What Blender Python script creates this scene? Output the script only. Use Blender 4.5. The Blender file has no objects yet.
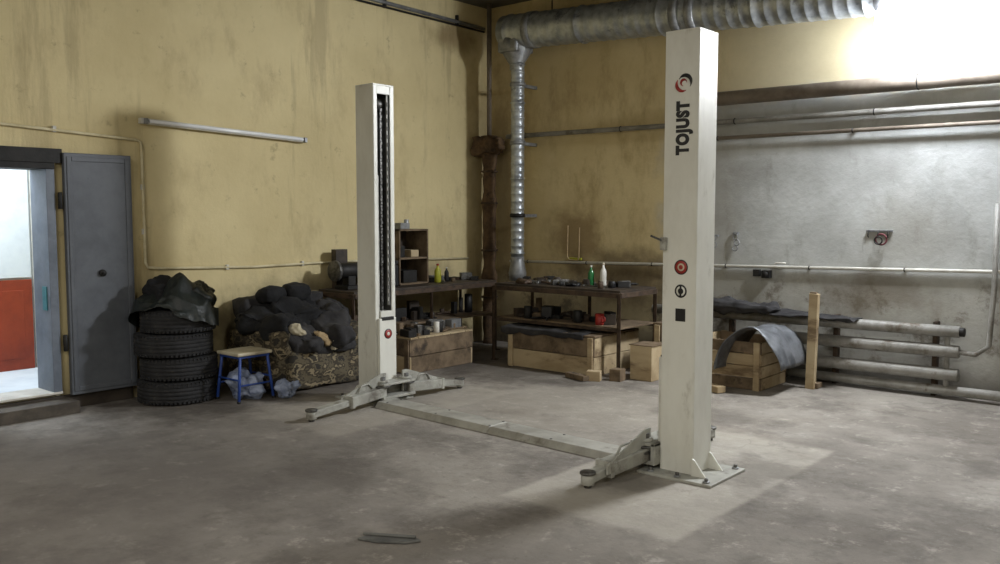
import bpy, bmesh, math, random
from mathutils import Vector, Matrix, Euler, noise
random.seed(7)
scene=bpy.context.scene
def srgb(c):
    return tuple(((x/255)/12.92 if x/255<=.04045 else ((x/255+.055)/1.055)**2.4) for x in c)+(1,)
# ------------------------------------------------------------ camera
C=Vector((7.64,-8.73,1.65))
cd=bpy.data.cameras.new("camera"); cam=bpy.data.objects.new("camera",cd); scene.collection.objects.link(cam)
cam.location=C; cam.rotation_euler=(math.pi/2-math.atan(67/880),0,math.atan2(.648,.7615)); cd.sensor_width=36; cd.lens=36*.88
scene.camera=cam
# ------------------------------------------------------------ materials
class NT:
    def __init__(s,name):
        s.m=bpy.data.materials.new(name); s.m.use_nodes=True; s.t=s.m.node_tree; s.n=s.t.nodes; s.l=s.t.links
        s.b=s.n["Principled BSDF"]; s.tc=s.n.new("ShaderNodeTexCoord"); s.co=s.tc.outputs["Object"]
    def val(s,sock,v):
        if isinstance(v,bpy.types.NodeSocket): s.l.new(v,sock)
        else: sock.default_value=v
    def noise(s,scale,detail=5,rough=.6,stretch=None,off=(0,0,0)):
        co=s.co
        if stretch or off!=(0,0,0):
            mp=s.n.new("ShaderNodeMapping"); s.l.new(co,mp.inputs[0]); mp.inputs["Scale"].default_value=stretch or (1,1,1); mp.inputs["Location"].default_value=off; co=mp.outputs[0]
        n=s.n.new("ShaderNodeTexNoise"); s.l.new(co,n.inputs["Vector"]); n.inputs["Scale"].default_value=scale; n.inputs["Detail"].default_value=detail; n.inputs["Roughness"].default_value=rough
        return n.outputs["Fac"]
    def ramp(s,f,a,b,inv=False):
        r=s.n.new("ShaderNodeMapRange"); s.val(r.inputs[0],f); r.inputs[1].default_value=a; r.inputs[2].default_value=b
        r.inputs[3].default_value=1 if inv else 0; r.inputs[4].default_value=0 if inv else 1; r.interpolation_type='SMOOTHSTEP'
        return r.outputs[0]
    def mix(s,f,a,b):
        m=s.n.new("ShaderNodeMix"); m.data_type='RGBA'; s.val(m.inputs[0],f); s.val(m.inputs[6],a); s.val(m.inputs[7],b); return m.outputs[2]
    def math(s,op,a,b=0.0):
        m=s.n.new("ShaderNodeMath"); m.operation=op; s.val(m.inputs[0],a); s.val(m.inputs[1],b); return m.outputs[0]
    def xyz(s):
        x=s.n.new("ShaderNodeSeparateXYZ"); s.l.new(s.co,x.inputs[0]); return x.outputs
    def spot(s,c,r,jag=.5,scale=3):
        x=s.xyz(); acc=None
        for i in range(3):
            if r[i] is None: continue
            d=s.math('DIVIDE',s.math('SUBTRACT',x[i],c[i]),r[i]); d=s.math('MULTIPLY',d,d); acc=d if acc is None else s.math('ADD',acc,d)
        d=s.math('SQRT',acc); n=s.noise(scale,4,.65,off=c); d=s.math('ADD',d,s.math('MULTIPLY',s.math('SUBTRACT',n,.5),jag*3))
        return s.ramp(d,.3,1.05,True)
    def rect(s,x0,x1,y0,y1,soft=.03):
        x=s.xyz(); j=s.math('MULTIPLY',s.math('SUBTRACT',s.noise(3),.5),.16)
        a=s.math('DIVIDE',s.math('ABSOLUTE',s.math('SUBTRACT',x[0],(x0+x1)/2)),(x1-x0)/2)
        b=s.math('DIVIDE',s.math('ABSOLUTE',s.math('SUBTRACT',x[1],(y0+y1)/2)),(y1-y0)/2)
        return s.ramp(s.math('ADD',s.math('MAXIMUM',a,b),j),1-soft,1+soft,True)
    def bump(s,f,st,dist=.02):
        b=s.n.new("ShaderNodeBump"); s.l.new(f,b.inputs["Height"]); b.inputs["Strength"].default_value=st; b.inputs["Distance"].default_value=dist; s.l.new(b.outputs[0],s.b.inputs["Normal"])
    def out(s,col,rough=.8,metal=0):
        s.val(s.b.inputs["Base Color"],col); s.val(s.b.inputs["Roughness"],rough); s.b.inputs["Metallic"].default_value=metal; return s.m
def mat(name,c1,c2=None,scale=6,rough=.7,metal=0,bump=.15,c3=None,s3=2,stretch=None,th=(.55,.7)):
    t=NT(name); c2=c2 or tuple(x*.8 for x in c1)
    n=t.noise(scale,6,.65,stretch); col=t.mix(t.ramp(n,.35,.68),srgb(c1),srgb(c2))
    if c3: col=t.mix(t.ramp(t.noise(s3,6,.7,stretch,(3,5,1)),*th),col,srgb(c3))
    t.bump(t.noise(scale*6,4),bump,.01)
    return t.out(col,rough,metal)
def emis(name,c,st):
    m=bpy.data.materials.new(name); m.use_nodes=True; b=m.node_tree.nodes["Principled BSDF"]
    b.inputs["Base Color"].default_value=srgb(c); b.inputs["Emission Color"].default_value=srgb(c); b.inputs["Emission Strength"].default_value=st
    return m
def yellow_wall():
    t=NT("yellow_painted_plaster")
    n=t.noise(.7,6,.6); col=t.mix(t.ramp(n,.3,.7),srgb((217,202,156)),srgb((199,183,137)))
    col=t.mix(t.math('MULTIPLY',t.ramp(t.noise(2.2,7,.7,(1,1,.5)),.5,.74),.55),col,srgb((166,148,108)))
    col=t.mix(t.math('MULTIPLY',t.ramp(t.noise(5,8,.75,off=(4,2,2)),.58,.7),.5),col,srgb((134,118,88)))
    col=t.mix(t.math('MULTIPLY',t.ramp(t.noise(1.1,8,.7,(1,2.2,.25),(3,1,8)),.54,.66),.4),col,srgb((140,124,92)))
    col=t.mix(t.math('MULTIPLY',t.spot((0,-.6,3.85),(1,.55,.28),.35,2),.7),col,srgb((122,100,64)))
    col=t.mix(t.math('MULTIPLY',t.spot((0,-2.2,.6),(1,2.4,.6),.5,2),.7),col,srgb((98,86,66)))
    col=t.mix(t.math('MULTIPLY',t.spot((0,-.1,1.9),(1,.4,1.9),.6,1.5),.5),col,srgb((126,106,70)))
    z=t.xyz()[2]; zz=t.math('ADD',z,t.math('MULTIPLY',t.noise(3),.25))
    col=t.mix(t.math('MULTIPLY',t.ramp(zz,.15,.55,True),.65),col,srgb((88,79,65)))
    t.bump(t.noise(14,6,.7),.25,.02); return t.out(col,.75)
def right_wall():
    t=NT("two_tone_plaster")
    x=t.xyz(); n=t.noise(.8,6,.6)
    yel=t.mix(t.ramp(n,.3,.7),srgb((208,191,146)),srgb((186,167,122)))
    yel=t.mix(t.math('MULTIPLY',t.ramp(t.noise(2.0,7,.75,(1,1,.45)),.46,.7),.65),yel,srgb((146,124,84)))
    gry=t.mix(t.ramp(t.noise(1.3,6,.65),.3,.7),srgb((192,194,192)),srgb((164,165,162)))
    gry=t.mix(t.math('MULTIPLY',t.ramp(t.noise(3,7,.7,(1,1,.5),(7,1,1)),.52,.72),.6),gry,srgb((128,126,118)))
    gry=t.mix(t.math('MULTIPLY',t.ramp(t.noise(9,8,.8,(1,1,.4),(2,1,5)),.58,.7),.45),gry,srgb((108,102,92)))
    xx=t.math('ADD',x[0],t.math('MULTIPLY',t.math('SUBTRACT',t.noise(1.6,5),.5),1.4))
    zz=t.math('ADD',x[2],t.math('MULTIPLY',t.math('SUBTRACT',t.noise(2,5,off=(1,7,2)),.5),.5))
    f=t.math('MULTIPLY',t.ramp(xx,2.5,3.1),t.ramp(zz,2.75,2.95,True))
    upper=t.mix(t.ramp(n,.3,.7),srgb((202,191,160)),srgb((180,168,136)))
    yel=t.mix(t.ramp(xx,2.8,4.2),yel,upper)
    col=t.mix(f,yel,gry)
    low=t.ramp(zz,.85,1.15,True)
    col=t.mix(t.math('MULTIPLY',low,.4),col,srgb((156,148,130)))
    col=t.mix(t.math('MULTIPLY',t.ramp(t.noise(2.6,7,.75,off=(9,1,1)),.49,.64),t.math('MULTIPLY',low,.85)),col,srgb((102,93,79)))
    for c,r,k,cc in (((1.35,0,1.35),(.5,1,.5),.7,(116,92,56)),((.2,0,1.8),(.35,1,2),.55,(114,94,60)),((2.1,0,.95),(.9,1,.4),.75,(84,70,50)),((3.3,0,1.9),(.3,1,1.1),.35,(120,112,95)),((5.2,0,1.5),(.5,1,.4),.35,(136,130,116)),((4.4,0,2.1),(1.4,1,.3),.3,(126,124,118)),((4.9,0,.9),(.7,1,.3),.55,(108,98,83))):
        col=t.mix(t.math('MULTIPLY',t.spot(c,r,.6,2.2),k),col,srgb(cc))
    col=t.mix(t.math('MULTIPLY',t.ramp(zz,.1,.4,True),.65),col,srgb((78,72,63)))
    t.bump(t.noise(12,6,.7),.3,.02); return t.out(col,.7)
def floor_mat():
    t=NT("stained_concrete")
    n=t.noise(.45,8,.68); col=t.mix(t.ramp(n,.34,.66),srgb((150,144,135)),srgb((114,108,101)))
    col=t.mix(t.math('MULTIPLY',t.ramp(t.noise(1.7,8,.75,off=(2,5,0)),.45,.66),.7),col,srgb((88,82,76)))
    col=t.mix(t.math('MULTIPLY',t.ramp(t.noise(5,9,.8,off=(5,5,0)),.53,.68),.6),col,srgb((178,172,162)))
    col=t.mix(t.math('MULTIPLY',t.ramp(t.noise(14,9,.85,off=(1,3,0)),.54,.66),.5),col,srgb((76,70,64)))
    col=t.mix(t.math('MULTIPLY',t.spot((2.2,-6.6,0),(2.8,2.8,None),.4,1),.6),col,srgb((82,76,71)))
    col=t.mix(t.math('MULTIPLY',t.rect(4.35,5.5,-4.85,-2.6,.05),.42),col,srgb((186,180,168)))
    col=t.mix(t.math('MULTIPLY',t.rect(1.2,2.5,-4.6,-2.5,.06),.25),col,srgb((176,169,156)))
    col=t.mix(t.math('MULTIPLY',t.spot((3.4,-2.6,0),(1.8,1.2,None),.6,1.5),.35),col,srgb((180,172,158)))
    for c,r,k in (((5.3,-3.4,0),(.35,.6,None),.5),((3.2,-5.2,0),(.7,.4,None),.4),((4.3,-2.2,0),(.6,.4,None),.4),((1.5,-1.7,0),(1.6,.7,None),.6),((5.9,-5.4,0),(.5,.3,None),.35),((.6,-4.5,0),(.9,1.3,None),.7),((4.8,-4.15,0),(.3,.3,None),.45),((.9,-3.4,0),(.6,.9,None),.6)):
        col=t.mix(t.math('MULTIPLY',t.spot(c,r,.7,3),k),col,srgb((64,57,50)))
    v=t.n.new("ShaderNodeTexVoronoi"); v.feature='DISTANCE_TO_EDGE'; v.inputs["Scale"].default_value=.3
    w=t.n.new("ShaderNodeVectorMath"); w.operation='ADD'; nn=t.n.new("ShaderNodeTexNoise"); nn.inputs["Scale"].default_value=.9; nn.inputs["Detail"].default_value=7; nn.inputs["Roughness"].default_value=.65; t.l.new(t.co,nn.inputs[0]); t.l.new(t.co,w.inputs[0]); t.l.new(nn.outputs["Color"],w.inputs[1]); t.l.new(w.outputs[0],v.inputs["Vector"])
    cr=t.math('MULTIPLY',t.ramp(v.outputs["Distance"],0,.005,True),t.ramp(t.noise(1.1,3,off=(8,8,0)),.5,.62))
    col=t.mix(t.math('MULTIPLY',cr,.28),col,srgb((78,72,64)))
    t.bump(t.noise(9,8,.75),.5,.02); return t.out(col,t.ramp(n,-.8,.95))
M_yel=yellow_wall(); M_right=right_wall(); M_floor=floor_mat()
M_plain=mat("aged_plaster",(196,188,162),(176,166,136),1)
M_ceil=mat("grey_ceiling_slab",(96,92,84),(72,68,60),2)
M_cream=mat("cream_enamel",(216,216,208),(202,201,192),3,.42,0,.04,(158,153,140),5,(1,1,.4),(.57,.78))
M_creamD=mat("worn_enamel_greyed",(170,170,162),(142,141,133),5,.5,0,.1,(100,95,87),5,None,(.5,.7))
M_plate=mat("scuffed_cover_plate",(170,168,160),(142,140,132),5,.5,.1,.1,(112,107,98),4)
M_liner=mat("shade_grey_liner",(104,104,101),(70,70,68),5,.7,.1)  # grey darker than the enamel, shade of the column slot put into colour
M_dark=mat("greasy_dark_steel",(40,39,38),(26,25,24),9,.6,.3)
M_chain=mat("chain_steel",(104,103,100),(58,56,54),30,.45,.5)
M_rust=mat("rusty_angle_iron",(84,68,54),(52,41,33),12,.7,.2)
M_galv=mat("galvanised_sheet",(190,195,198),(150,156,162),9,.38,.65,.08,(112,116,122),5)
M_galv2=mat("dull_galvanised",(156,158,160),(118,120,122),7,.45,.5,.08)
M_pipeg=mat("grey_painted_pipe",(150,148,143),(118,116,110),5,.55,.1,.1,(92,82,68),4)
M_pipeb=mat("brown_grey_pipe",(128,118,106),(102,92,81),4,.6,.1)
M_white=mat("white_conduit",(212,210,202),(188,185,176),6,.5)
M_rub=mat("tire_rubber",(42,42,44),(26,26,28),10,.85,0,.4,(72,69,64),6)
M_black=mat("black_cloth",(25,26,29),(14,14,16),8,.95,0,.5)
M_dgrey=mat("dark_grey_cloth",(58,57,58),(34,33,35),5,.95,0,.5)
M_green=mat("dark_green_plastic_sheet",(30,37,35),(16,21,19),7,.5,0,.4)
M_wood=mat("raw_pine",(184,166,134),(156,136,104),4,.8,0,.25,(110,91,67),3,(.3,1,1))
M_woodD=mat("dirty_plank",(124,106,84),(86,72,55),5,.85,0,.3,(54,45,36),3)
M_top=mat("oily_bench_top",(66,55,45),(38,32,27),6,.6,0,.2)
M_blue=mat("blue_painted_steel",(38,72,150),(30,56,120),6,.5)
M_leaf=mat("grey_painted_door_leaf",(94,98,105),(79,83,90),3,.5,0,.1,(66,68,72),14,None,(.66,.72))
M_frame=mat("blue_grey_frame",(116,124,136),(94,102,114),4,.5)
M_corr=mat("white_corridor_paint",(222,230,238),(204,213,224),2,.6)
M_red=mat("red_brown_panel",(150,60,34),(128,48,28),4,.5)
M_bag=mat("pale_plastic_bag",(160,172,198),(116,126,154),8,.35,0,.6)
M_teal=mat("teal_sticker",(60,130,140),(50,110,120),8,.5)
M_redp=mat("red_plastic",(160,44,36),(124,30,26),8,.5)
M_grn=mat("green_glass",(40,110,62),(26,84,44),8,.2)
M_yb=mat("yellow_green_plastic",(170,170,50),(140,140,38),8,.4)
M_sheet=mat("bent_grey_sheet",(116,119,124),(78,81,86),6,.45,.3,.2,(46,46,48),4)
M_blk=mat("black_print",(20,20,22),(14,14,16),8,.5)
M_insul=mat("rusty_wrapped_insulation",(98,77,54),(64,48,34),7,.9,0,.6,(40,32,25),5)
M_seat=mat("worn_stool_seat",(200,192,170),(170,160,134),6,.6)
M_tan=mat("tan_leather",(176,154,118),(146,124,90),6,.8)
def camo():
    t=NT("camouflage_cover"); n=t.noise(7,3,.55,(1,1,1.6)); r=t.n.new("ShaderNodeValToRGB"); t.l.new(n,r.inputs[0]); cr=r.color_ramp; cr.interpolation='CONSTANT'
    cols=[(0,(46,43,38)),(.42,(92,84,66)),(.49,(62,55,44)),(.56,(132,120,95)),(.64,(52,47,38))]
    cr.elements[0].position=0; cr.elements[0].color=srgb(cols[0][1]); cr.elements[1].position=.42; cr.elements[1].color=srgb(cols[1][1])
    for p,c in cols[2:]: e=cr.elements.new(p); e.color=srgb(c)
    t.bump(t.noise(12,4),.5,.02); return t.out(r.outputs[0],.9)
M_camo=camo()
# ------------------------------------------------------------ mesh builder
class B:
    def __init__(s,name,parent=None): s.name=name; s.bm=bmesh.new(); s.mats=[]; s.parent=parent
    def mi(s,m):
        if m not in s.mats: s.mats.append(m)
        return s.mats.index(m)
    def add(s,tmp,m,smooth=False,mx=None):
        if mx is not None: bmesh.ops.transform(tmp,matrix=mx,verts=tmp.verts)
        i=s.mi(m)
        for f in tmp.faces: f.material_index=i; f.smooth=smooth
        me=bpy.data.meshes.new("tmp"); tmp.to_mesh(me); tmp.free(); s.bm.from_mesh(me); bpy.data.meshes.remove(me); return s
    def box(s,c,size,m,rot=(0,0,0),bev=.004):
        t=bmesh.new(); bmesh.ops.create_cube(t,size=1)
        bmesh.ops.scale(t,vec=size,verts=t.verts)
        if bev and min(size)>bev*2.5: bmesh.ops.bevel(t,geom=list(t.edges),offset=bev,segments=2,affect='EDGES',profile=.5)
        return s.add(t,m,False,Matrix.Translation(c)@Euler(rot).to_matrix().to_4x4())
    def bb(s,a,b,m,bev=.004):
        return s.box([(a[i]+b[i])/2 for i in range(3)],[abs(b[i]-a[i]) for i in range(3)],m,(0,0,0),bev)
    def beam(s,p1,p2,w,h,m,bev=.003,roll=0):
        p1=Vector(p1);p2=Vector(p2);d=p2-p1; q=d.to_track_quat('X','Z')
        t=bmesh.new(); bmesh.ops.create_cube(t,size=1); bmesh.ops.scale(t,vec=(d.length,w,h),verts=t.verts)
        if bev: bmesh.ops.bevel(t,geom=list(t.edges),offset=bev,segments=1,affect='EDGES')
        return s.add(t,m,False,Matrix.Translation((p1+p2)/2)@q.to_matrix().to_4x4()@Matrix.Rotation(roll,4,'X'))
    def lathe(s,prof,m,mx=None,seg=32,closed=False):
        t=bmesh.new(); rings=[]
        for r,z in prof: rings.append([t.verts.new((r*math.cos(2*math.pi*i/seg),r*math.sin(2*math.pi*i/seg),z)) for i in range(seg)])
        n=len(rings)
        for a in range(n if closed else n-1):
            A=rings[a];Bq=rings[(a+1)%n]
            for i in range(seg): t.faces.new((A[i],A[(i+1)%seg],Bq[(i+1)%seg],Bq[i]))
        if not closed:
            t.faces.new(rings[0][::-1]); t.faces.new(rings[-1])
        bmesh.ops.recalc_face_normals(t,faces=t.faces)
        return s.add(t,m,True,mx)
    def cyl(s,p1,p2,r,m,r2=None,seg=20):
        p1=Vector(p1);p2=Vector(p2);d=p2-p1; L=d.length; r2=r if r2 is None else r2
        e=min(.004,r*.2,L*.2)
        return s.lathe([(r-e,0),(r,e),(r2,L-e),(r2-e,L)],m,Matrix.Translation(p1)@d.to_track_quat('Z','Y').to_matrix().to_4x4(),seg)
    def lathe_along(s,p1,p2,prof,m,seg=32):
        p1=Vector(p1);p2=Vector(p2);d=p2-p1
        return s.lathe(prof,m,Matrix.Translation(p1)@d.to_track_quat('Z','Y').to_matrix().to_4x4(),seg)
    def path(s,pts,r,m,seg=10):
        pts=[Vector(p) for p in pts]; t=bmesh.new(); rings=[]; up=None
        for i,p in enumerate(pts):
            d=(pts[min(i+1,len(pts)-1)]-pts[max(i-1,0)]).normalized()
            if up is None: up=d.orthogonal().normalized()
            u=(up-d*up.dot(d)).normalized(); up=u; v=d.cross(u)
            rr=r(i/(len(pts)-1)) if callable(r) else r
            rings.append([t.verts.new(p+(u*math.cos(2*math.pi*k/seg)+v*math.sin(2*math.pi*k/seg))*rr) for k in range(seg)])
        for a in range(len(rings)-1):
            for i in range(seg): t.faces.new((rings[a][i],rings[a][(i+1)%seg],rings[a+1][(i+1)%seg],rings[a+1][i]))
        t.faces.new(rings[0][::-1]); t.faces.new(rings[-1]); bmesh.ops.recalc_face_normals(t,faces=t.faces)
        return s.add(t,m,True)
    def torus(s,c,R,r,m,rot=(0,0,0),seg=32,sx=1,sy=1):
        prof=[(R+r*math.cos(2*math.pi*i/10),r*math.sin(2*math.pi*i/10)) for i in range(10)]
        return s.lathe(prof,m,Matrix.Translation(c)@Euler(rot).to_matrix().to_4x4()@Matrix.Diagonal((sx,sy,1,1)),seg,True)
    def prism(s,poly,h,m,mx=None,bev=0):
        t=bmesh.new(); a=[t.verts.new((x,y,0)) for x,y in poly]; f=t.faces.new(a)
        r=bmesh.ops.extrude_face_region(t,geom=[f]); bmesh.ops.translate(t,vec=(0,0,h),verts=[v for v in r["geom"] if isinstance(v,bmesh.types.BMVert)])
        bmesh.ops.recalc_face_normals(t,faces=t.faces)
        if bev: bmesh.ops.bevel(t,geom=list(t.edges),offset=bev,segments=1,affect='EDGES')
        return s.add(t,m,False,mx)
    def soft(s,c,size,m,rot=(0,0,0),rd=.35,amp=.03,sc=5,seed=0,cuts=14):
        t=bmesh.new(); bmesh.ops.create_cube(t,size=2); bmesh.ops.subdivide_edges(t,edges=list(t.edges),cuts=cuts,use_grid_fill=True)
        for v in t.verts:
            p=v.co.copy(); q=p.normalized()*1.15
            p=p.lerp(q,rd); v.co=Vector((p.x*size[0]/2,p.y*size[1]/2,p.z*size[2]/2))
        t.normal_update()
        for v in t.verts:
            n1=noise.fractal(v.co*sc+Vector((seed*3.1,seed*1.7,seed)),1,2,4); v.co+=v.normal*amp*n1*1.6
        return s.add(t,m,True,Matrix.Translation(c)@Euler(rot).to_matrix().to_4x4())
    def grid(s,f,nu,nv,m,thick=.006):
        t=bmesh.new(); V=[[t.verts.new(f(i/nu,j/nv)) for j in range(nv+1)] for i in range(nu+1)]
        for i in range(nu):
            for j in range(nv): t.faces.new((V[i][j],V[i+1][j],V[i+1][j+1],V[i][j+1]))
        bmesh.ops.recalc_face_normals(t,faces=t.faces)
        if thick: bmesh.ops.solidify(t,geom=list(t.faces),thickness=thick)
        return s.add(t,m,True)
    def done(s,origin=None):
        bm=s.bm
        if origin is None:
            xs=[v.co for v in bm.verts]; lo=[min(v[i] for v in xs) for i in range(3)]; hi=[max(v[i] for v in xs) for i in range(3)]
            origin=((lo[0]+hi[0])/2,(lo[1]+hi[1])/2,lo[2])
        o=Vector(origin); bmesh.ops.translate(bm,vec=-o,verts=bm.verts)
        me=bpy.data.meshes.new(s.name); bm.to_mesh(me); bm.free()
        for m in s.mats: me.materials.append(m)
        ob=bpy.data.objects.new(s.name,me); scene.collection.objects.link(ob); ob.location=o
        if s.parent: ob.parent=s.parent; ob.location=o-s.parent.location
        return ob
def fr(a,b): return random.uniform(a,b)
# ------------------------------------------------------------ room shell
H=4.3; O=(0,0,0)
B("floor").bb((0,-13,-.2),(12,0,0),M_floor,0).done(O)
B("ceiling").bb((-.3,-13.3,H),(12.3,.3,H+.2),M_ceil,0).done(O)
D0,D1,DZ0,DZ1=-6.16,-5.52,.14,2.08
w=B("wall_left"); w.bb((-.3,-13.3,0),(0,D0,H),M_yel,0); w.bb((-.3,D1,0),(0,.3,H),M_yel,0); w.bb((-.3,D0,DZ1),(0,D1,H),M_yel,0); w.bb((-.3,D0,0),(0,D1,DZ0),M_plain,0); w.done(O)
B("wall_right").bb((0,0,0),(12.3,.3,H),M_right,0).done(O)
B("wall_rear").bb((0,-13.3,0),(12.3,-13,H),M_plain,0).done(O)
B("wall_side").bb((12,-13,0),(12.3,0,H),M_plain,0).done(O)
B("floor_corridor").bb((-1.5,-8.5,.0),(-.3,-4.0,.14),M_corr,0).done(O)
B("ceiling_corridor").bb((-1.6,-8.6,2.6),(-.3,-3.9,2.7),M_corr,0).done(O)
B("wall_corridor").bb((-1.7,-8.6,0),(-1.5,-3.9,2.7),M_corr,0).bb((-1.5,-4.0,0),(-.3,-3.9,2.7),M_corr,0).bb((-1.5,-8.6,0),(-.3,-8.5,2.7),M_corr,0).done(O)
p=B("door_2"); p.bb((-1.498,-5.98,.14),(-1.46,-5.14,1.02),M_red); p.bb((-1.498,-5.98,1.04),(-1.47,-5.14,2.15),M_corr)
p.bb((-1.498,-5.12,.14),(-1.45,-5.05,2.2),M_white); p.bb((-1.498,-6.06,.14),(-1.45,-5.99,2.2),M_white); p.bb((-1.498,-6.06,2.16),(-1.45,-5.05,2.22),M_white); p.bb((-1.47,-5.9,.25),(-1.455,-5.22,.92),M_red); p.bb((-1.475,-5.55,1.2),(-1.46,-5.52,2.0),M_galv2); p.done()
b=B("trim_1"); b.bb((.0,-13,0),(.03,-4.9,.12),mat("tarred_skirting",(60,52,44),(40,34,28),5)); b.bb((0,D0-.1,.0),(.25,D1+.05,.1),mat("dirty_step",(92,84,74),(60,54,47),5)); b.done()
d=B("door_1")
for y in (D0,D1-.07): d.bb((-.28,y,DZ0),(.04,y+.07,DZ1),M_frame)
d.bb((-.28,D0,DZ1-.05),(.05,D1,DZ1+.01),M_dark); d.bb((0,D0-.1,DZ1),(.06,D1+.06,DZ1+.12),M_dark); d.bb((-.28,D0,DZ0),(.05,D1,DZ0+.02),M_white)
for y0,y1 in ((-5.46,-4.88),(-6.8,-6.22)):
    d.bb((.035,y0,.12),(.085,y1,2.17),M_leaf,.006)
    for z in (.15,2.10): d.bb((.08,y0+.062,z),(.092,y1-.062,z+.04),M_leaf)
    for y in (y0+.02,y1-.06): d.bb((.08,y,.15),(.092,y+.04,2.14),M_leaf)
for z in (.5,1.7): d.cyl((.06,-5.49,z),(.06,-5.49,z+.14),.018,M_dark)
d.cyl((.085,-5.17,1.15),(.11,-5.17,1.15),.03,M_dark); d.cyl((.11,-5.17,1.15),(.13,-5.17,1.15),.012,M_dark)
d.bb((-.1,D1-.078,.85),(-.02,D1-.07,1.05),M_teal,0); d.done()
w=B("wall_cable"); w.path([(.02,-12.5,2.42),(.02,-9,2.4),(.02,-5.91,2.375),(.02,-4.79,2.32),(.02,-4.75,2.30),(.02,-4.745,2.2),(.02,-4.74,1.22),(.02,-4.72,1.175),(.02,-4.6,1.16),(.02,-3.6,1.13),(.02,-2.48,1.14),(.02,-.4,1.1)],.013,mat("dusty_cable",(214,204,170),(190,178,140),5))
for y,z in ((-5.5,2.365),(-4.745,1.9),(-4.745,1.5),(-3.9,1.14),(-3,1.14)): w.box((.015,y,z),(.03,.03,.05),M_white)
w.done()
t=B("fluorescent_batten"); t.beam((.05,-4.77,2.49),(.05,-2.95,2.43),.055,.05,M_white); t.cyl((.09,-4.7,2.487),(.09,-3.02,2.432),.016,mat("glass_tube_white",(240,242,244),(230,232,236),2,.2))
for y,z in ((-4.73,2.488),(-2.99,2.43)): t.box((.08,y,z),(.05,.03,.05),M_galv2)
t.beam((.02,-4.4,2.475),(.02,-4.3,2.472),.04,.03,M_galv2); t.done()
t=B("ceiling_cable_run"); t.path([(.03,-8,4.12),(.03,-4,4.08),(.03,-2,4.06),(.03,-.1,4.03)],.022,M_galv2); t.path([(.03,-8,4.05),(.03,-3,4.02),(.03,-.1,3.99)],.012,M_dark)
for y in (-7,-5,-3,-1.8,-.6): t.box((.02,y,4.06),(.04,.03,.12),M_dark)
t.done()
c=B("insulated_riser_pipe")
pts=[(.22+.02*noise.noise(Vector((0,0,z*.1))),-.22,z*.05) for z in range(0,54)]
c.path(pts,lambda u:.085+.03*noise.noise(Vector((1,2,u*14)))+(.05*math.exp(-((u-.96)/.04)**2)),M_insul,18)
c.path([(.22,-.22,2.6),(.22,-.22,4.29)],.03,M_pipeb); c.soft((.24,-.25,2.52),(.32,.3,.22),M_insul,amp=.04,seed=3)
for z in (.6,1.2,1.8,2.2): c.torus((.22,-.22,z),.1,.012,M_rust)
c.done()
# ------------------------------------------------------------ right wall pipes
def slope_pipe(name,x0,x1,z0,z1,y,r,m,clamps=1.4):
    b=B(name); b.cyl((x0,y,z0),(x1,y,z1),r,m); x=x0+.3
    while x<x1:
        z=z0+(z1-z0)*(x-x0)/(x1-x0); b.torus((x,y,z),r,.006,M_dark,(0,math.pi/2,0)); b.bb((x-.012,y,z-.012),(x+.012,-.001,z+.012),M_dark,0); x+=clamps
    b.done()
slope_pipe("heating_pipe",.4,11.9,2.64,2.58,-.09,.028,M_pipeg)
slope_pipe("heating_pipe",3.0,11.9,2.86,2.82,-.16,.072,M_pipeb,2)
slope_pipe("heating_pipe",3.0,11.9,2.46,2.44,-.07,.02,M_pipeb)
slope_pipe("wall_conduit",.4,11.9,1.06,1.25,-.03,.016,M_white,.9)
g=B("ventilation_duct")
p1=Vector((.62,-.38,3.86)); p2=Vector((9.5,-.38,3.42)); L=(p2-p1).length; prof=[(.0,0),(.19,0)]; s=0
n=int(L/.13)
for i in range(n):
    a=i*L/n; r=.2+(.005 if i%8 else .014)
    prof+=[(.2,a+.01),(.2,a+.105),(r,a+.112),(r,a+.122)]
prof+=[(.2,L),(.0,L)]
g.lathe_along(p1,p2,[(max(r,.001),z) for r,z in prof],M_galv,40)
for s in (.05,.27,.29,.5):
    q=p1.lerp(p2,s); g.lathe_along(q-(p2-p1).normalized()*.05,q+(p2-p1).normalized()*.05,[(.2,0),(.214,.004),(.214,.096),(.2,.1)],M_galv2,40)
g.box((.78,-.38,3.74),(.3,.34,.3),M_galv2,bev=.03)
for s in (.08,.33,.6):
    q=p1.lerp(p2,s); g.cyl((q.x,q.y,q.z+.19),(q.x,q.y,4.3),.008,M_dark)
x,y=.80,-.36; prof=[(.001,0)]; L=2.55
n=int(L/.09)
for i in range(n):
    a=i*L/n; r=.08+(.004 if i%5 else .012); prof+=[(.08,a+.005),(.08,a+.07),(r,a+.075),(r,a+.085)]
prof+=[(.08,L),(.001,L)]
g.lathe(prof,M_galv,Matrix.Translation((x,y,1.1)),24)
g.lathe([(.06,.0),(.1,.01),(.11,.1),(.083,.24),(.083,.3),(.06,.3)],M_galv2,Matrix.Translation((x,y,.84)),24)
for z in (1.62,2.5,3.2): g.lathe([(.08,0),(.096,.005),(.096,.045),(.08,.05)],M_dark if z<2 else M_galv2,Matrix.Translation((x,y,z)),24); g.bb((x-.02,y,z),(x+.02,-.001,z+.04),M_galv2)
g.lathe([(.2,0),(.2,.12),(.083,.3),(.083,.36)],M_galv2,Matrix.Translation((x-.02,y,3.46))@Matrix.Rotation(math.pi,4,'X')@Matrix.Translation((0,0,-.3)),24)
g.done()
r=B("pipe_radiator")
for z,x0,x1,rr in ((.61,2.6,5.72,.052),(.43,3.9,5.72,.058),(.22,3.4,5.72,.058),(.075,4.0,6.3,.045)): r.cyl((x0,-.16,z),(x1,-.16,z),rr,M_pipeg)
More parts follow.
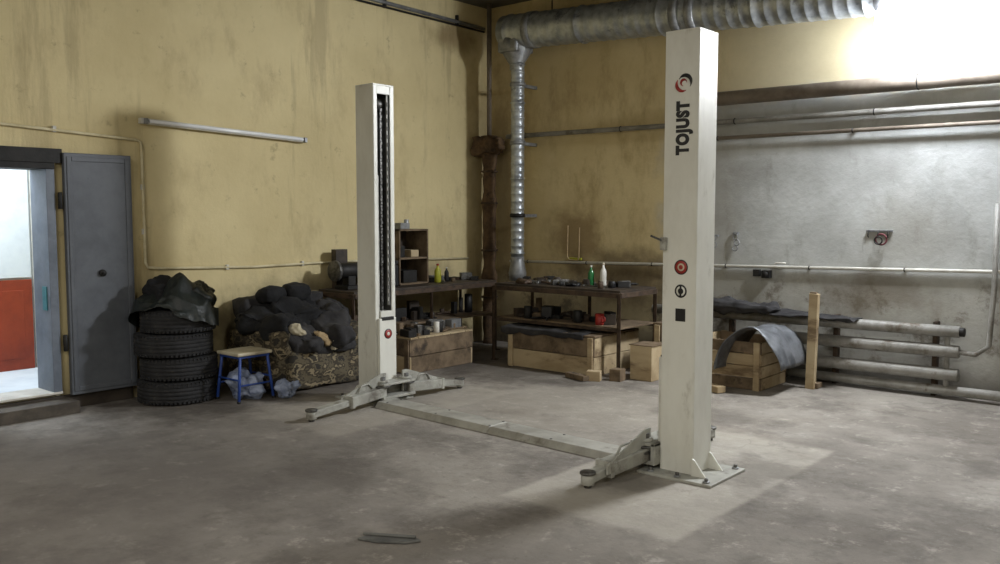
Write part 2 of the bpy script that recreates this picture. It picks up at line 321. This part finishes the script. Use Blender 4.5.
r.cyl((5.62,-.16,.02),(5.62,-.16,.66),.024,M_pipeg); r.cyl((4.05,-.16,.1),(4.05,-.16,.62),.022,M_pipeg); r.cyl((5.7,-.16,.61),(5.76,-.16,.61),.04,M_dark)
for x in (3.5,4.6,5.5):
    r.bb((x-.02,-.1,.0),(x+.02,-.01,.68),M_rust)
r.path([(5.66,-.16,.43),(5.85,-.16,.42),(5.95,-.14,.5),(5.96,-.08,1.0),(5.96,-.08,1.75)],.022,M_pipeg)
r.done()
h=B("wall_hook_rail"); h.bb((4.84,-.03,1.49),(5.08,-.0,1.51),M_galv2)
for x in (4.87,4.96,5.05): h.path([(x,-.03,1.5),(x,-.06,1.48),(x,-.07,1.45),(x,-.05,1.44)],.006,M_dark)
h.torus((4.99,-.06,1.42),.05,.008,mat("dull_red_hose",(120,60,68),(90,44,50),8),(math.pi/2,0,0)); h.torus((4.97,-.08,1.41),.035,.007,M_dark,(math.pi/2,0,0)); h.done()
h=B("wall_socket"); h.box((3.86,-.04,1.04),(.09,.06,.08),M_blk); h.cyl((3.86,-.07,1.04),(3.86,-.09,1.04),.03,M_dark); h.box((3.75,-.03,1.05),(.07,.05,.07),M_blk); h.path([(3.9,-.03,1.1),(3.95,-.02,1.16),(4.05,-.02,1.16)],.008,M_white); h.done()
h=B("gas_pipe_bracket"); h.path([(1.33,-.04,1.52),(1.33,-.05,1.3),(1.33,-.05,1.14),(1.36,-.05,1.11),(1.48,-.05,1.1),(1.5,-.05,1.14),(1.5,-.04,1.5)],.008,M_tan); h.box((1.42,-.02,1.12),(.2,.03,.03),M_yb); h.done()
h=B("hanging_hose_clamps")
for i,(x,z) in enumerate(((3.5,1.42),(3.52,1.36),(3.5,1.3),(3.25,1.4),(3.26,1.33))): h.torus((x,-.03,z),.028,.005,M_galv2,(math.pi/2,0,0))
h.bb((3.47,-.03,1.44),(3.53,0,1.47),M_galv2); h.bb((3.22,-.03,1.42),(3.3,0,1.44),M_galv2); h.done()
l=B("wall_flood_lamp"); E=emis("lamp_glass",(240,246,255),66)
l.soft((5.5,-.42,3.32),(1.0,.2,.5),E,(math.radians(-12),0,0),.15,0,1,0,8); l.box((5.5,-.27,3.36),(.9,.06,.4),M_galv2,(math.radians(-12),0,0)); l.bb((5.4,-.26,3.3),(5.6,0,3.42),M_dark); l.path([(5.5,-.05,3.45),(5.5,-.03,3.8),(5.6,-.03,4.29)],.01,M_dark); l.done()
L=bpy.data.lights.new("flood_beam","AREA"); L.shape='RECTANGLE'; L.size=.6; L.size_y=.3; L.energy=230; L.color=(.97,.99,1)
o=bpy.data.objects.new("flood_beam",L); o.location=(5.5,-.60,3.25); o.rotation_euler=(Vector((3.4,-5.3,0))-Vector(o.location)).to_track_quat('-Z','Y').to_euler(); scene.collection.objects.link(o)
def ceil_lamp(x,y,st,e,rot=0):
    b=B("ceiling_lamp"); b.box((x,y,H-.06),(1.3,.28,.1),M_white); b.box((x,y,H-.125),(1.2,.2,.03),emis("tube_glow",(255,246,230),st)); b.done()
    L=bpy.data.lights.new("ceiling_tube_light","AREA"); L.shape='RECTANGLE'; L.size=1.2; L.size_y=.3; L.energy=e; L.color=(1,.975,.92)
    o=bpy.data.objects.new("ceiling_tube_light",L); o.location=(x,y,H-.16); scene.collection.objects.link(o)
ceil_lamp(9.6,-7.0,2.5,115); ceil_lamp(7.5,-10.8,2.5,155); ceil_lamp(3.5,-9.5,2.5,105)
L=bpy.data.lights.new("corridor_light","AREA"); L.size=.8; L.energy=48; L.color=(.84,.92,1); o=bpy.data.objects.new("corridor_light",L); o.location=(-.9,-5.9,2.55); scene.collection.objects.link(o)
# ------------------------------------------------------------ two post lift
lift=bpy.data.objects.new("two_post_lift",None); scene.collection.objects.link(lift); lift.location=(3.3,-3.58,0)
def column(tag,cx,cy,s):
    T=Matrix.Translation((cx,cy,0))@Matrix.Diagonal((s,1,1,1))
    def W(a,b,z): return (cx+s*a,cy+b,z)
    c=B("column_"+tag,lift)
    P=[(-.115,-.12),(.12,-.12),(.12,-.074),(.108,-.074),(.108,-.11),(-.105,-.11),(-.105,.11),(.108,.11),(.108,.074),(.12,.074),(.12,.12),(-.115,.12)]
    t=bmesh.new(); a=[t.verts.new((x,y,0)) for x,y in P]; f=t.faces.new(a); r=bmesh.ops.extrude_face_region(t,geom=[f]); bmesh.ops.translate(t,vec=(0,0,2.75),verts=[v for v in r["geom"] if isinstance(v,bmesh.types.BMVert)])
    bmesh.ops.transform(t,matrix=T@Matrix.Translation((0,0,.02)),verts=t.verts); bmesh.ops.recalc_face_normals(t,faces=t.faces)
    bmesh.ops.bevel(t,geom=[e for e in t.edges if abs((e.verts[0].co-e.verts[1].co).z)>1],offset=.004,segments=2,affect='EDGES')
    c.add(t,M_cream)
    def bx(a0,b0,z0,a1,b1,z1,m,bev=.003): c.bb(W(a0,b0,z0),W(a1,b1,z1),m,bev)
    bx(-.115,-.12,2.77,.12,.12,2.785,M_cream); bx(.1,-.074,2.7,.118,.074,2.77,M_cream)
    bx(-.104,-.109,.03,-.1,.109,2.75,M_liner,0); bx(-.1,-.109,.03,.105,-.106,2.75,M_liner,0); bx(-.1,.106,.03,.105,.109,2.75,M_liner,0)  # backing sheets that paint the slot's deep shade
    c.cyl(W(.04,-.03,.1),W(.04,-.03,2.0),.026,M_creamD); c.cyl(W(.04,-.03,2.0),W(.04,-.03,2.6),.018,M_galv)
    c.cyl(W(.02,-.03,2.62),W(.02,.05,2.62),.05,M_chain)
    for i in range(62): c.box(W(.06,.015,.8+i*.029),(.016 if i%2 else .01,.022,.024),M_chain,bev=0)
    bx(.09,.05,.85,.1,.07,2.7,M_creamD)
    for i in range(26): bx(.1,.052,.85+i*.07,.106,.068,.885+i*.07,M_liner,0)
    bx(-.3,-.24,0,.22,.24,.018,M_creamD)
    for b0 in (-.118,.106):
        mx=Matrix.Translation(W(-.11,b0,.018))@Matrix.Rotation(math.pi/2,4,'X')
        poly=[(0,0),(-s*.1,0),(-s*.02,.1),(0,.11)]
        c.prism(poly,.012,M_cream,mx)
    for a in (-.25,-.05,.14):
        for b0 in (-.2,.2): c.cyl(W(a,b0,.018),W(a,b0,.045),.012,M_chain); c.cyl(W(a,b0,.018),W(a,b0,.028),.022,M_galv2)
    c.done()
    k=B("carriage_"+tag,lift)
    def kx(a0,b0,z0,a1,b1,z1,m,bev=.004): k.bb(W(a0,b0,z0),W(a1,b1,z1),m,bev)
    kx(.02,-.068,.14,.135,.068,.80,M_cream); kx(.122,-.098,.12,.15,.098,.74,M_cream); kx(.13,-.07,.72,.155,.07,.75,M_dark)
    kx(.12,-.19,.05,.3,.19,.075,M_creamD); kx(.12,-.19,.17,.3,.19,.19,M_creamD); kx(.12,-.19,.07,.15,.19,.19,M_creamD)
    for sg in (-1,1):
        piv=W(.22,sg*.14,0); k.cyl((piv[0],piv[1],.03),(piv[0],piv[1],.24),.028,M_chain); k.cyl((piv[0],piv[1],.19),(piv[0],piv[1],.21),.055,M_creamD)
        k.cyl((piv[0],piv[1],.155),(piv[0],piv[1],.168),.085,M_chain,seg=16)
        mx=Matrix.Translation(W(.215,sg*.1,0))@Matrix(((0,0,1,0),(1,0,0,0),(0,1,0,0),(0,0,0,1)))
        k.prism([(0,.08),(0,.27),(sg*.06,.27),(sg*.5,.125),(sg*.5,.07)],.014,M_creamD,mx)
    k.done()
    if tag=="left":
        q=B("badge",lift); q.cyl(W(.15,.0,.6),W(.153,.0,.6),.045,M_blk); q.cyl(W(.153,.0,.6),W(.155,.0,.6),.036,M_redp); q.cyl(W(.155,0,.6),W(.157,0,.6),.016,M_white); q.done()
    for sg,nm in ((-1,"front"),(1,"rear")):
        a=B("arm_%s_%s"%(tag,nm),lift)
        ex=.95 if (tag=="left" and sg<0) else (.70 if sg<0 else .82)
        P0=Vector(W(.22,sg*.14,.115)); P1=Vector(W(.26 if sg<0 else .24,sg*.56,.09)); P2=Vector(W(.28 if sg<0 else .25,sg*ex,.06))
        a.beam(P0,P1,.12,.085,M_creamD,.006); a.beam(P0.lerp(P1,.7),P2,.085,.055,M_creamD,.005)
        a.beam(P0.lerp(P1,.93),P1+(P1-P0)*.01,.13,.1,M_creamD,.004)
        a.cyl((P2.x,P2.y,.02),(P2.x,P2.y,.085),.042,M_creamD); a.cyl((P2.x,P2.y,.083),(P2.x,P2.y,.1),.05,M_chain); a.cyl((P2.x,P2.y,.0),(P2.x,P2.y,.03),.025,M_chain)
        a.cyl(W(.16,sg*.17,.13),P0.lerp(P1,.75)+Vector((0,0,.03)),.012,M_chain)
        a.path([P0.lerp(P1,.3)+Vector((0,0,.05)),P0.lerp(P1,.4)+Vector((0,0,.1)),P0.lerp(P1,.6)+Vector((0,0,.1)),P0.lerp(P1,.7)+Vector((0,0,.05))],.008,M_creamD)
        a.done()
RX=4.935
column("left",1.71,-3.47,1); column("right",RX,-3.70,-1)
f=B("floor_cover_plate",lift)
def plate(a,b_):
    a=Vector(a); b_=Vector(b_); d=(b_-a); n=Vector((-d.y,d.x,0)).normalized()
    t=bmesh.new(); sec=[(-.14,0),(-.1,.05),(.1,.05),(.14,0)]
    A=[t.verts.new(a+n*u+Vector((0,0,z))) for u,z in sec]; Bv=[t.verts.new(b_+n*u+Vector((0,0,z))) for u,z in sec]
    for i in range(4): t.faces.new((A[i],A[(i+1)%4],Bv[(i+1)%4],Bv[i]))
    t.faces.new(A[::-1]); t.faces.new(Bv); bmesh.ops.recalc_face_normals(t,faces=t.faces)
    bmesh.ops.bevel(t,geom=list(t.edges),offset=.003,segments=1,affect='EDGES'); f.add(t,M_plate)
plate((2.0,-3.62,.001),(3.32,-3.67,.001)); plate((3.325,-3.67,.001),(4.64,-3.72,.001))
for i in range(5):
    x=2.1+i*.6; yy=-3.62-.038*(x-2.0)
    for oy in (-.08,.08): f.cyl((x,yy+oy,.049),(x,yy+oy,.054),.01,M_chain)
f.done()
yf=-3.70-.12; cx=RX+.012
q=B("decals",lift)
def disc(x,z,r,m,dy): q.cyl((x,yf-dy+.0012,z),(x,yf-dy,z),r,m,seg=32)
disc(cx,1.325,.047,M_blk,.002); disc(cx,1.325,.04,M_redp,.003); disc(cx,1.325,.024,M_seat,.004); disc(cx,1.325,.014,M_redp,.005)
disc(cx,1.175,.042,M_blk,.002); disc(cx,1.175,.031,M_cream,.003); disc(cx,1.175,.019,M_blk,.004); q.bb((cx-.006,yf-.006,1.135),(cx+.006,yf-.003,1.215),M_blk,0)
q.bb((cx-.034,yf-.003,.985),(cx+.034,yf,1.065),M_blk,0)
def arc(r0,a0,a1,cxx,cz,m,w):
    pts=[(cxx+r0*math.cos(a0+(a1-a0)*i/16),yf-.002,cz+r0*math.sin(a0+(a1-a0)*i/16)) for i in range(17)]
    q.path(pts,lambda u:max(.0015,w*math.sin(math.pi*min(.98,max(.02,u)))),m,6)
arc(.045,-.6,2.6,cx+.005,2.46,M_blk,.013); arc(.045,2.5,5.2,cx-.005,2.455,M_redp,.012); arc(.02,0,4.5,cx,2.46,M_redp,.008)
q.done()
cu=bpy.data.curves.new("lettering","FONT"); cu.body="TOJUST"; cu.size=.112; cu.extrude=.001; cu.offset=.0075; cu.space_character=1.14; cu.align_x='CENTER'; cu.align_y='CENTER'; cu.materials.append(M_blk)
to=bpy.data.objects.new("lettering",cu); scene.collection.objects.link(to)
to.rotation_euler=Matrix(((0,-1,0),(0,0,-1),(1,0,0))).to_euler(); to.scale=(.76,1,1)
to.parent=lift; to.location=Vector((cx,yf-.0015,2.185))-lift.location
kb=B("lock_release",lift); kb.box((RX-.105,-3.835,1.47),(.035,.04,.08),M_creamD); kb.cyl((RX-.11,-3.85,1.49),(RX-.18,-3.87,1.52),.007,M_chain); kb.done()
# ------------------------------------------------------------ tires
def tire(x,y,z,R,W):
    b=B("tire"); h=W/2; g=R*.02
    prof=[(R*.62,-h*.62),(R*.66,-h*.9),(R*.8,-h),(R*.93,-h*.9),(R*.985,-h*.72)]
    for k in (-.5,-.17,.17,.5): prof+=[(R,h*(k-.12)),(R-g,h*(k-.07)),(R-g,h*(k+.0)),(R,h*(k+.05))]
    prof+=[(R*.985,h*.72),(R*.93,h*.9),(R*.8,h),(R*.66,h*.9),(R*.62,h*.62),(R*.66,0)]
    b.lathe(prof,M_rub,Matrix.Translation((x,y,z+h)),56,True)
    for i in range(56):
        a=2*math.pi*i/56
        for sg in (-1,1): b.box((x+math.cos(a)*R*.975,y+math.sin(a)*R*.975,z+h+sg*h*.72),(R*.05,R*.06,h*.3),M_rub,(0,0,a),0)
    b.done()
for i,(dx,dy,R) in enumerate(((0,0,.335),(.01,.02,.33),(.0,-.02,.335),(.02,.015,.32))): tire(.37+dx,-4.66+dy,.001+i*.207,R,.205)
j=B("crumpled_jacket")
def jf(u,v):
    a=2*math.pi*u; r=.004+v*.52; edge=.29+.05*math.sin(3*a+1)
    n1=noise.fractal(Vector((math.cos(a)*r*5+5,math.sin(a)*r*5,1)),1,2,4)
    drop=max(0,r-edge)*(.5+.45*math.sin(2*a+.6)); rr=min(r,edge)+min(.06,max(0,r-edge)*.3)
    fold=.012*math.sin(9*a+3*math.sin(2*a))*min(1,drop*8)
    z=.875+.16*math.exp(-((r-.05)/.2)**2)*(1+.45*math.cos(a))+.07*n1*math.exp(-r)-drop
    if rr<.34 and drop<=0.0: z=max(z,.845)
    rr+=fold
    if z<.82: rr=max(rr,.345+.02*math.sin(9*a))
    return Vector((.385+rr*math.cos(a),-4.66+rr*math.sin(a),z))
j.grid(jf,90,34,M_green,0); j.soft((.36,-4.72,.95),(.36,.3,.2),M_black,(.1,.3,.4),.6,.05,6,4); j.soft((.42,-4.5,.94),(.3,.34,.14),M_green,(.2,.1,.9),.6,.05,7,9); j.done()
# ------------------------------------------------------------ stool
s=B("stool"); sx,sy=.80,-4.24
s.box((sx,sy,.425),(.34,.36,.03),M_seat,bev=.01); s.box((sx,sy,.40),(.3,.32,.025),M_blue)
for a in (-1,1):
    for c2 in (-1,1): s.cyl((sx+a*.17,sy+c2*.18,0),(sx+a*.14,sy+c2*.14,.405),.013,M_blue); s.cyl((sx+a*.17,sy+c2*.18,0),(sx+a*.17,sy+c2*.18,.02),.017,M_blk)
k=.159
for a in (-1,1): s.cyl((sx+a*k,sy-k-.005,.15),(sx+a*k,sy+k+.005,.15),.008,M_blue); s.cyl((sx-k,sy+a*(k+.008),.2),(sx+k,sy+a*(k+.008),.2),.008,M_blue)
s.done()
b=B("plastic_bag"); b.soft((.8,-4.23,.12),(.24,.24,.22),M_bag,(0,0,.4),.6,.05,9,2); b.soft((1.05,-3.97,.08),(.14,.16,.14),M_bag,(0,.1,.4),.6,.04,9,5); b.done()
# ------------------------------------------------------------ armchair with heap of clothes
a=B("armchair")
a.soft((.53,-3.42,.2),(.86,.9,.36),M_camo,(0,0,0),.12,.025,4,1); a.soft((.65,-3.42,.4),(.62,.74,.16),M_dgrey,(0,-.05,0),.3,.03,5,2)
a.soft((.51,-3.9,.3),(.84,.18,.54),M_camo,(0,0,.0),.25,.03,5,3); a.soft((.51,-2.98,.3),(.86,.18,.56),M_camo,(0,0,0),.25,.03,5,4)
a.soft((.22,-3.42,.5),(.24,.98,.7),M_dgrey,(0,-.12,0),.2,.03,5,5)
for y in (-3.86,-3.0):
    for x in (.2,.88): a.cyl((x,y,0),(x,y,.06),.025,M_dark)
a.done()
c=B("clothes_heap")
c.soft((.55,-3.83,.62),(.6,.42,.24),M_black,(.1,.2,.3),.6,.06,5,6); c.soft((.45,-3.45,.66),(.5,.6,.3),M_black,(0,.3,.1),.6,.07,5,7)
c.soft((.7,-3.2,.55),(.66,.36,.2),M_dgrey,(.1,.25,-.3),.6,.06,5,8); c.soft((.78,-3.62,.5),(.5,.3,.16),M_dgrey,(0,.4,.2),.6,.05,6,11)
c.soft((.5,-3.08,.66),(.4,.3,.2),M_dgrey,(.2,.1,.4),.6,.05,6,12)
c.soft((.93,-3.46,.49),(.2,.1,.05),M_tan,(0,.5,.6),.5,.03,8,13); c.soft((.97,-3.36,.42),(.08,.08,.16),M_seat,(0,-.2,.2),.5,.03,8,14); c.soft((.88,-3.68,.55),(.14,.07,.05),M_seat,(0,.4,.9),.5,.03,8,19)
c.soft((.36,-3.64,.87),(.2,.28,.17),M_black,(0,0,.1),.8,.012,5,15); c.soft((.36,-3.34,.88),(.2,.27,.17),M_black,(0,0,-.1),.8,.012,5,16)
c.done()
# ------------------------------------------------------------ benches
def bench(name,x0,x1,y0,y1,zt,zs,legs):
    b=B(name)
    b.bb((x0,y0,zt-.035),(x1,y1,zt),M_top)
    for x in (x0,x1): b.beam((x,y0,zt-.05),(x,y1,zt-.05),.04,.05,M_rust)
    for y in (y0,y1): b.beam((x0,y,zt-.05),(x1,y,zt-.05),.04,.05,M_rust)
    for (x,y) in legs:
        b.bb((x-.022,y-.022,0),(x+.022,y-.016,zt-.03),M_rust,0); b.bb((x-.022,y-.022,0),(x-.016,y+.022,zt-.03),M_rust,0); b.bb((x-.035,y-.035,0),(x+.035,y+.035,.008),M_rust,0)
    if zs:
        b.bb((x0,y0+.02,zs-.02),(x1,y1,zs),M_woodD)
        for y in (y0,y1): b.beam((x0,y,zs-.03),(x1,y,zs-.03),.03,.03,M_rust)
    b.done()
bench("workbench",1.12,2.8,-1.16,-.45,.88,.5,[(1.12,-1.16),(2.8,-1.16),(1.12,-.45),(2.8,-.45),(1.95,-.45)])
bench("workbench",.08,.66,-2.84,-.6,.86,.46,[(.66,-2.84),(.08,-2.84),(.66,-.6),(.08,-.6),(.66,-1.7)])
def crate(name,x0,x1,y0,y1,h,np,m=M_wood,m2=M_woodD,lid=True,th=.022):
    b=B(name); ph=h/np
    for i in range(np):
        z0=i*ph+.004; z1=(i+1)*ph-.004
        for yy in (y0,y1-th): b.bb((x0,yy,z0),(x1,yy+th,z1),m if (i+int(yy*10))%3 else m2,.003)
        for xx in (x0,x1-th): b.bb((xx,y0+th,z0),(xx+th,y1-th,z1),m,.003)
    for xx in (x0+.02,x1-.07):
        b.bb((xx,y0-.018,0),(xx+.06,y0,h),m); b.bb((xx,y1,0),(xx+.06,y1+.018,h),m)
    b.bb((x0+th,y0+th,.01),(x1-th,y1-th,.03),m2)
    if lid:
        n=max(2,int((y1-y0)/.12)); w_=(y1-y0)/n
        for i in range(n): b.bb((x0-.01,y0+i*w_+.003,h),(x1+.01,y0+(i+1)*w_-.003,h+.02),m2)
    b.done()
crate("wooden_crate",1.48,2.62,-1.36,-.5,.40,2,M_wood)
crate("wooden_crate",.70,1.08,-2.46,-1.5,.36,2,M_woodD,M_wood)
crate("wooden_crate",3.50,4.22,-.95,-.35,.46,4,M_wood,M_woodD,False)
crate("wooden_crate",2.98,3.38,-.8,-.35,.52,3,M_wood,M_woodD)
k=B("shelf_cabinet"); Y0,Y1=-1.98,-1.52; X0,X1=.06,.42
for z in (.862,1.15,1.47): k.bb((X0,Y0,z-.0),(X1,Y1,z+.02),M_woodD)
for y in (Y0,Y1-.02): k.bb((X0,y,.862),(X1,y+.02,1.49),M_woodD)
k.bb((X0,Y0,.862),(X0+.01,Y1,1.49),M_top); k.bb((.12,-1.9,1.17),(.3,-1.78,1.3),M_dark); k.bb((.12,-1.72,1.17),(.34,-1.6,1.25),M_wood); k.bb((.14,-1.86,.882),(.36,-1.65,1.02),M_dark)
k.bb((.15,-1.84,1.49),(.3,-1.7,1.56),M_galv2); k.cyl((.2,-1.66,1.49),(.2,-1.66,1.6),.03,M_galv2); k.done()
k=B("bench_grinder"); k.bb((.2,-2.72,.862),(.42,-2.5,.9),M_dark); k.bb((.26,-2.66,.9),(.36,-2.56,1.0),M_dark); k.cyl((.31,-2.78,1.06),(.31,-2.44,1.06),.08,M_dark)
for y in (-2.82,-2.44): k.cyl((.31,y,1.06),(.31,y+.04,1.06),.11,M_chain)
k.bb((.1,-2.68,.862),(.18,-2.52,1.28),M_top); k.done()
k=B("black_toolbox"); k.bb((.1,-2.3,.862),(.5,-2.06,1.1),M_blk,.015); k.bb((.1,-2.3,1.1),(.5,-2.06,1.15),M_dark,.015); k.path([(.3,-2.26,1.15),(.3,-2.24,1.19),(.3,-2.12,1.19),(.3,-2.1,1.15)],.01,M_galv2); k.done()
def bottle(name,x,y,z,r,h,m,cap):
    b=B(name); b.lathe([(r*.9,0),(r,.01),(r,h*.6),(r*.85,h*.68),(r*.35,h*.82),(r*.33,h*.92)],m,Matrix.Translation((x,y,z)),20); b.cyl((x,y,z+h*.9),(x,y,z+h),r*.4,cap); b.done()
bottle("green_bottle",2.16,-.75,.88,.035,.22,M_grn,M_white); bottle("white_bottle",2.3,-.72,.88,.035,.25,M_white,M_seat); bottle("yellow_bottle",.4,-1.35,.86,.04,.22,M_yb,M_redp)
bottle("spray_can",.35,-1.15,.86,.028,.17,M_dark,M_white)
def clutter(name,x0,x1,y0,y1,z,n,seed,hmax=.1,mats=None):
    random.seed(seed); b=B(name); mats=mats or [M_dark,M_blk,M_chain,M_rust,M_woodD,M_galv2,M_top]
    for i in range(n):
        m=random.choice(mats); x=fr(x0,x1); y=fr(y0,y1); q=random.random(); a=fr(0,3.14)
        if q<.45:
            h=fr(.02,hmax); b.box((x,y,z+h/2),(fr(.05,.2),fr(.04,.12),h),m,(0,0,a),.004)
        elif q<.65:
            h=fr(.04,hmax*1.2); b.cyl((x,y,z),(x,y,z+h),fr(.02,.05),m)
        elif q<.85:
            l_=fr(.06,.16); b.cyl((x-l_*math.cos(a),y-l_*math.sin(a),z+.015),(x+l_*math.cos(a),y+l_*math.sin(a),z+.02),fr(.007,.014),m); b.torus((x+l_*math.cos(a),y+l_*math.sin(a),z+.018),.018,.007,m)
        else: b.soft((x,y,z+.02),(fr(.1,.2),fr(.08,.15),.05),m,(0,0,a),.5,.02,8,i,8)
    b.done()
clutter("scattered_tools",1.25,2.65,-1.05,-.55,.881,34,3,.07)
clutter("scattered_tools",.18,.55,-1.4,-.75,.861,14,5,.1)
clutter("scattered_tools",.2,.5,-2.45,-2.35,.861,3,6,.08)
clutter("scrap_parts",1.25,2.7,-1.1,-.6,.501,30,8,.16,[M_dark,M_blk,M_dark,M_rust,M_woodD,M_top])
clutter("scrap_parts",.76,1.02,-2.4,-1.56,.381,34,11,.13,[M_dark,M_chain,M_galv2,M_woodD,M_white,M_rust])
clutter("scrap_parts",.2,.6,-2.7,-.75,.461,26,12,.2,[M_dark,M_blk,M_rust,M_top])
b=B("red_mug"); b.lathe([(.035,0),(.045,.01),(.048,.12),(.044,.12),(.04,.02),(.001,.02)],M_redp,Matrix.Translation((2.5,-1.08,.5)),24); b.torus((2.55,-1.1,.565),.03,.008,M_redp,(math.pi/2,0,0)); b.done()
b=B("grey_blanket")
def bl(u,v):
    x=1.4+u*1.1; y=-1.4+v*.5; z=.43+.025*noise.fractal(Vector((x*6,y*6,2)),1,2,4)
    if v<.12: y=-1.385; z=.44-(.12-v)*.9*(.5+abs(noise.noise(Vector((x*3,0,0)))))
    return Vector((x,y,z))
b.grid(bl,50,20,M_dgrey,.008); b.done()
o=B("timber_offcuts"); o.box((2.72,-1.5,.05),(.14,.1,.1),M_wood,(0,0,.4)); o.box((2.9,-1.35,.06),(.12,.12,.12),M_woodD,(0,0,.1)); o.box((2.55,-1.55,.03),(.3,.08,.05),M_woodD,(0,0,-.3)); o.done()
b=B("cardboard_box"); b.bb((2.95,-1.2,0),(3.2,-.92,.35),M_wood,.006); b.bb((2.94,-1.21,.35),(3.21,-1.07,.358),M_woodD,.002); b.bb((2.94,-1.06,.35),(3.21,-.91,.358),M_woodD,.002); b.done()
p=B("timber_post"); p.box((4.53,-.5,.455),(.085,.06,.91),M_wood,(0,.02,0),.004); p.box((4.53,-.5,.9),(.06,.05,.05),M_woodD); p.box((4.53,-.44,.03),(.12,.12,.05),M_woodD); p.done()
p=B("floor_plank"); p.box((3.75,-1.18,.035),(.5,.1,.06),M_wood,(0,0,-.35)); p.done()
s=B("bent_sheet_metal")
def bs(u,v):
    a=math.pi*(.06+.86*u); n1=noise.fractal(Vector((u*3,v*3,4)),1,2,3)
    x=4.17-math.cos(a)*.31+.04*n1; z=.06+math.sin(a)**.8*.54+.04*n1; y=-1.08+v*.62-.12*(1-u)
    return Vector((x,y,max(z,.02)))
s.grid(bs,36,14,M_sheet,.006); s.done()
s=B("dark_tarpaulin")
def tp(u,v):
    x=3.0+u*1.85; y=-.44+v*.36; n1=noise.fractal(Vector((x*3,y*5,1)),1,2,4)
    return Vector((x,y,.72+.035*n1-.05*u))
s.grid(tp,60,12,M_dgrey,.01); s.soft((3.7,-.33,.72),(.8,.28,.1),M_dgrey,(0,.02,0),.5,.04,5,4); s.done()
r=B("metal_scrap"); r.prism([(-.16,-.03),(-.05,-.06),(.1,-.05),(.17,-.01),(.12,.04),(0,.03),(-.1,.05)],.012,M_liner,Matrix.Translation((4.38,-5.77,.002))@Matrix.Rotation(.55,4,'Z'),.003)
r.cyl((4.25,-5.83,.02),(4.5,-5.7,.025),.008,M_liner); r.done()
scene.view_settings.view_transform='Standard'; scene.view_settings.look='None'; scene.view_settings.exposure=.05
w=bpy.data.worlds.new("world"); scene.world=w; w.use_nodes=True; w.node_tree.nodes["Background"].inputs[0].default_value=(.02,.02,.022,1)
